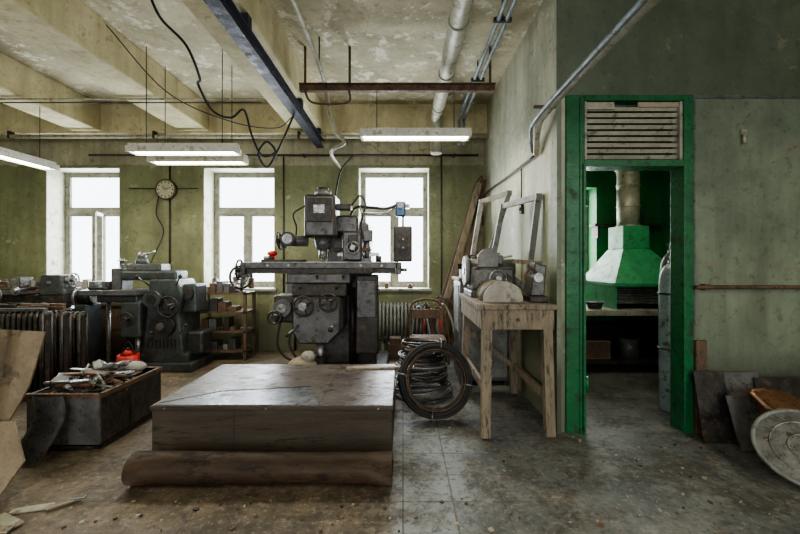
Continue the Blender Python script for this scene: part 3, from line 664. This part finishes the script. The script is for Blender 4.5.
# ------------------------------------------------------------ right side clutter
b=B('cable_coil')
ax=Vector((.12,-1,.28)).normalized();c=Vector((.30,3.66,.355))
for i in range(13):
    b.ring(c+ax*random.uniform(-.045,.045),.315+random.uniform(-.024,.022),.013,ax+Vector((random.uniform(-.03,.03),0,random.uniform(-.03,.03))),'black',44,8)
b.ring(c,.255,.012,ax,'dark');b.ring(c+ax*.03,.27,.008,ax,'rust')
for i in range(4):
    t=i*math.pi/2+.6;u=ax.orthogonal().normalized();w=ax.cross(u);p=c+(u*math.cos(t)+w*math.sin(t))*.315
    b.ring(p,.055,.006,ax.cross(p-c),'steel',16,6)
b.done()
b=B('wire_coil_stack')
random.seed(5)
for i in range(36):
    z=.02+i*.0155;R=.31-.003*i+random.uniform(-.05,.02)
    b.ring((.20+random.uniform(-.03,.03),4.35+random.uniform(-.03,.03),z),R,random.uniform(.006,.013),(random.uniform(-.13,.13),random.uniform(-.13,.13),1),random.choice(['ggrey','dark','rust','mgrey','dark','black']),36,6)
b.done()
b=B('metal_chair')
for dx in (0,.42):
    b.tube(cr([(.1+dx,5.2,.0),(.1+dx,5.22,.45),(.1+dx,5.3,.85)],6),.015,'rust').tube(cr([(.1+dx,4.85,.0),(.1+dx,4.86,.43),(.1+dx,5.0,.46),(.1+dx,5.22,.46)],6),.015,'rust')
b.tube(cr([(.1,5.3,.83),(.16,5.31,.90),(.31,5.32,.93),(.46,5.31,.90),(.52,5.3,.83)],6),.015,'rust')
b.box(.11,.51,4.85,5.22,.455,.48,'woodd',.008).box(.13,.49,5.26,5.28,.68,.80,'woodd',.005).cyl((.1,5.21,.25),(.52,5.21,.25),.009,'rust').cyl((.1,4.86,.2),(.52,4.86,.2),.009,'rust')
b.done()
b=B('pipe_offcuts')
for i in range(6):
    x=.02+.085*i
    b.tube(cr([(x,5.62,0.02),(x+.02,5.6,.45),(x+.1,5.58,.75+.04*(i%3)),(x+.22,5.56,.65),(x+.28,5.5,.3),(x+.26,5.45,.02)],6),.015,['rust','pipeb','dark','red','rust','galv'][i])
b.done()
b=B('junk_pile')
random.seed(11)
for i in range(40):
    s_=random.uniform(.06,.2)
    x,y=random.uniform(.84,1.12),random.uniform(5.35,5.8)
    if i%2: x,y=random.uniform(.75,1.1),random.uniform(5.45,5.85)
    b.rbox((x,y,s_/2+random.uniform(0,.16)),(s_,s_*random.uniform(.4,1),s_*random.uniform(.4,.9)),(0,0,random.uniform(0,3)),random.choice(['rust','dark','woodd','galv','paper','blue']),.005)
b.done()
b=B('floor_boxes')
b.box(-.22,.0,5.85,6.1,0,.22,'woodd',.008).box(-.2,-.03,5.88,6.07,.22,.30,'rust',.006).box(.03,.2,5.9,6.1,0,.16,'mgrey',.008).cyl((.3,6.0,0),(.3,6.0,.24),.07,'blue').cyl((.3,6.0,.24),(.3,6.0,.27),.04,'dark').done()
b=B('leaning_planks')
for i,(bx,tx,tz,k) in enumerate([(.42,1.16,2.62,'wood'),(.52,1.22,2.3,'woodd'),(.36,1.1,2.4,'woodd'),(.75,1.25,2.7,'rust'),(.95,1.22,1.9,'wood')]):
    b.bar((bx,6.02+.06*i,0.02),(tx,6.08+.05*i,tz),.09,.028,k,up=(0,1,0))
b.bar((.5,5.98,.9),(.75,5.98,.84),.04,.03,'woodd')
b.tube(cr([(1.15,6.2,2.3),(1.2,6.1,2.6),(1.22,6.2,2.75),(1.1,6.25,2.55),(1.15,6.2,2.35)],6),.012,'rust')
b.done()

b=B('wooden_workbench')
b.box(.62,1.26,3.25,4.45,1.045,1.085,'wood',.004)
b.box(.64,1.24,3.28,3.32,.88,1.045,'wood').box(.64,.68,3.32,4.4,.88,1.045,'wood').box(1.2,1.24,3.32,4.4,.88,1.045,'wood').box(.66,1.22,4.38,4.42,.88,1.045,'wood')
for (x,y,dx,dy) in ((.70,3.33,-.03,-.06),(1.19,3.33,.02,-.03),(.70,4.34,-.03,.03),(1.19,4.34,.02,.03)):
    b.bar((x,y,1.04),(x+dx,y+dy,0.003),.075,.075,'wood')
b.bar((.68,3.33,.38),(.68,4.34,.38),.03,.07,'wood').bar((1.21,3.33,.3),(1.21,4.34,.3),.03,.07,'wood').bar((.7,4.34,.7),(1.19,4.34,.3),.025,.05,'wood')
b.box(.82,1.06,3.272,3.28,.90,1.02,'wood').cyl((.94,3.272,.96),(.94,3.255,.96),.014,'dark')
b.done()
b=B('arched_sheet')
poly=[(-.17,0)]+[(-.17*math.cos(t),.02+.16*math.sin(t)) for t in [math.pi*i/20 for i in range(21)]]+[(.17,0)]
b.prism(poly,-.01,.01,'paper',Matrix.Translation((.86,3.44,1.087)))
b.sheet(lambda u,v:Vector((.86-.17*math.cos(math.pi*u),3.45+.35*v,1.107+.16*math.sin(math.pi*u))),20,2,'woodl',.006)
b.done()
b=B('bench_shear')
b.box(1.08,1.24,3.4,3.86,1.086,1.14,'dark',.01).prism([(1.1,1.14),(1.22,1.14),(1.24,1.40),(1.14,1.43)],3.45,3.6,'mgrey',bev=.01).bar((1.2,3.5,1.42),(1.05,3.82,1.44),.03,.04,'wood').cyl((1.16,3.42,1.3),(1.16,3.64,1.3),.04,'steel')
b.tube(cr([(1.1,3.42,1.2),(1.04,3.4,1.3),(1.08,3.4,1.38),(1.14,3.42,1.34)],6),.012,'rust')
b.done()
b=B('grinding_machine')
b.box(.66,1.14,3.88,4.34,1.086,1.15,'mgrey',.01).box(.68,1.10,3.92,4.3,1.15,1.38,'ggrey',.03)
b.cyl((.66,4.14,1.36),(1.14,4.14,1.36),.10,'mgrey').cyl((.63,4.14,1.34),(.67,4.14,1.34),.15,'ggrey').cyl((.622,4.14,1.34),(.63,4.14,1.34),.04,'steel')
b.box(.78,1.0,3.98,4.2,1.40,1.50,'mgrey',.015).wheel((.92,3.87,1.27),.08,(0,1,0),'steel',.009).bar((.72,3.95,1.42),(1.1,4.05,1.49),.03,.02,'woodl').bar((.74,3.98,1.40),(1.0,4.2,1.52),.05,.015,'steel')
b.prism([(.74,1.38),(.74,1.50),(.80,1.56),(.90,1.57),(.94,1.5),(.94,1.38)],3.94,3.98,'ggrey',bev=.004)
b.done()
b=B('metal_cabinet')
b.box(.66,1.24,4.62,5.2,.05,1.2,'mgrey',.012).box(.64,1.26,4.6,5.22,1.2,1.24,'wood',.004).box(.69,.93,4.61,4.62,.1,1.15,'ggrey').box(.95,1.2,4.61,4.62,.1,1.15,'ggrey').box(.65,.66,4.7,5.12,.6,1.15,'ggrey')
for x in (.68,1.17):
    for y in (4.64,5.13): b.box(x,x+.05,y,y+.05,0,.06,'dark')
b.done()
b=B('crate_clutter')
random.seed(31)
b.box(.68,1.2,4.66,4.86,1.24,1.34,'woodd',.005)
for i in range(30):
    s_=random.uniform(.07,.2)
    b.rbox((random.uniform(.74,1.12),random.uniform(4.68,4.84),1.36+random.uniform(0,.12)),(s_,s_*.6,s_*.35),(random.uniform(-.2,.2),0,random.uniform(0,3)),random.choice(['paper','ggrey','dark','woodd','rust','white']),.004)
b.done()
def sash(name,C,w=.055):
    b=B(name)
    for i in range(4): b.bar(C[i],C[(i+1)%4],w,.035,'ggrey',up=(0,1,0))
    for p in C: b.rbox(p,(.055,.04,.055),(0,0,0),'ggrey')
    b.done()
sash('window_sash',[(1.2,3.88,1.17),(.98,4.40,1.42),(1.10,4.40,2.04),(1.26,3.72,2.04)])
sash('window_sash',[(.98,4.90,1.27),(.84,5.05,1.27),(.98,5.0,2.18),(1.22,4.6,2.22)])

b=B('leaning_metal_plates')
for (x,y,w,h,a,k,t) in ((2.50,3.22,.24,.55,-13,'dark',-.04),(2.74,3.22,.34,.54,-14,'mgrey',.0),(2.86,3.12,.5,.42,-22,'rust',.05),(2.66,3.1,.22,.40,-20,'mgrey',.08),(3.1,3.2,.5,.5,-12,'dark',0)):
    b.rbox((x,y,h/2*math.cos(math.radians(a))+.004),(w,.008,h),(math.radians(a),0,t),k)
b.done()
b=B('copper_offcut')
b.sheet(lambda u,v:Vector((2.62+.45*u,2.86+.2*v,.36+.03*math.sin(u*4)+.10*v-.05*u)),10,6,'copper',.004);b.bar((2.75,2.9,.0),(2.8,2.95,.36),.03,.03,'rust').bar((3.0,2.95,.0),(3.0,3.0,.38),.03,.03,'rust');b.done()
b=B('round_metal_lid')
ax=Vector((-.35,-.55,.75)).normalized();c=Vector((2.64,2.62,.215))
b.cyl(c-ax*.01,c+ax*.01,.27,'steel',seg=40).ring(c+ax*.01,.265,.014,ax,'ggrey').ring(c+ax*.012,.18,.006,ax,'steel').ring(c+ax*.012,.09,.006,ax,'steel')
b.done()
b=B('wire_bundle')
for i in range(5): b.ring((3.1,2.6,.03+.02*i),.16+.01*i,.008,(random.uniform(-.1,.1),random.uniform(-.1,.1),1),'dark',28,6)
b.done()

# ------------------------------------------------------------ lights
def area(name,loc,rot,sx,sy,e,col):
    l=bpy.data.lights.new(name,'AREA');l.shape='RECTANGLE';l.size=sx;l.size_y=sy;l.energy=e;l.color=col
    o=bpy.data.objects.new(name,l);o.location=loc;o.rotation_euler=rot;S.collection.objects.link(o);return o
R=math.radians
for n,(a,c) in enumerate(wins):
    area('added_fill',((a+c)/2,YB+.33,1.95),(R(-90),0,0),c-a-.2,1.8,65,(.86,.93,1))
area('added_fill',(2.66,YB+.28,1.86),(R(-90),0,0),.8,1.4,22,(.95,1,.95))
for (x,y,z) in ((-2.45,4.72,2.62),(.14,4.5,2.80),(-4.68,4.7,2.62),(-2.4,.2,2.83),(0,-.9,2.83),(3.2,.3,2.83),(2.75,4.2,2.88)):
    area('fluorescent_glow',(x,y,z),(0,0,0),1.1,.15,8 if (x>2 and y>4) else 20,(1,.95,.78))  # also serves the added out-of-view fixtures
for x in (-4,-.5,3.2):
    area('added_fill',(x,-3.9,2.0),(R(90),0,0),1.4,2.0,78,(.94,.97,1))  # added fill lights behind the camera; the front wall has no windows
w=bpy.data.worlds.new('World');S.world=w;w.use_nodes=True
w.node_tree.nodes['Background'].inputs[0].default_value=(.8,.88,1,1);w.node_tree.nodes['Background'].inputs[1].default_value=1.0

cam=bpy.data.cameras.new('Camera');cam.lens=18;cam.sensor_width=36;cam.shift_x=-3/800;cam.shift_y=-7/800
co=bpy.data.objects.new('Camera',cam);co.location=(0,0,1.45);co.rotation_euler=(R(90),0,0);S.collection.objects.link(co);S.camera=co
cam.clip_start=.05
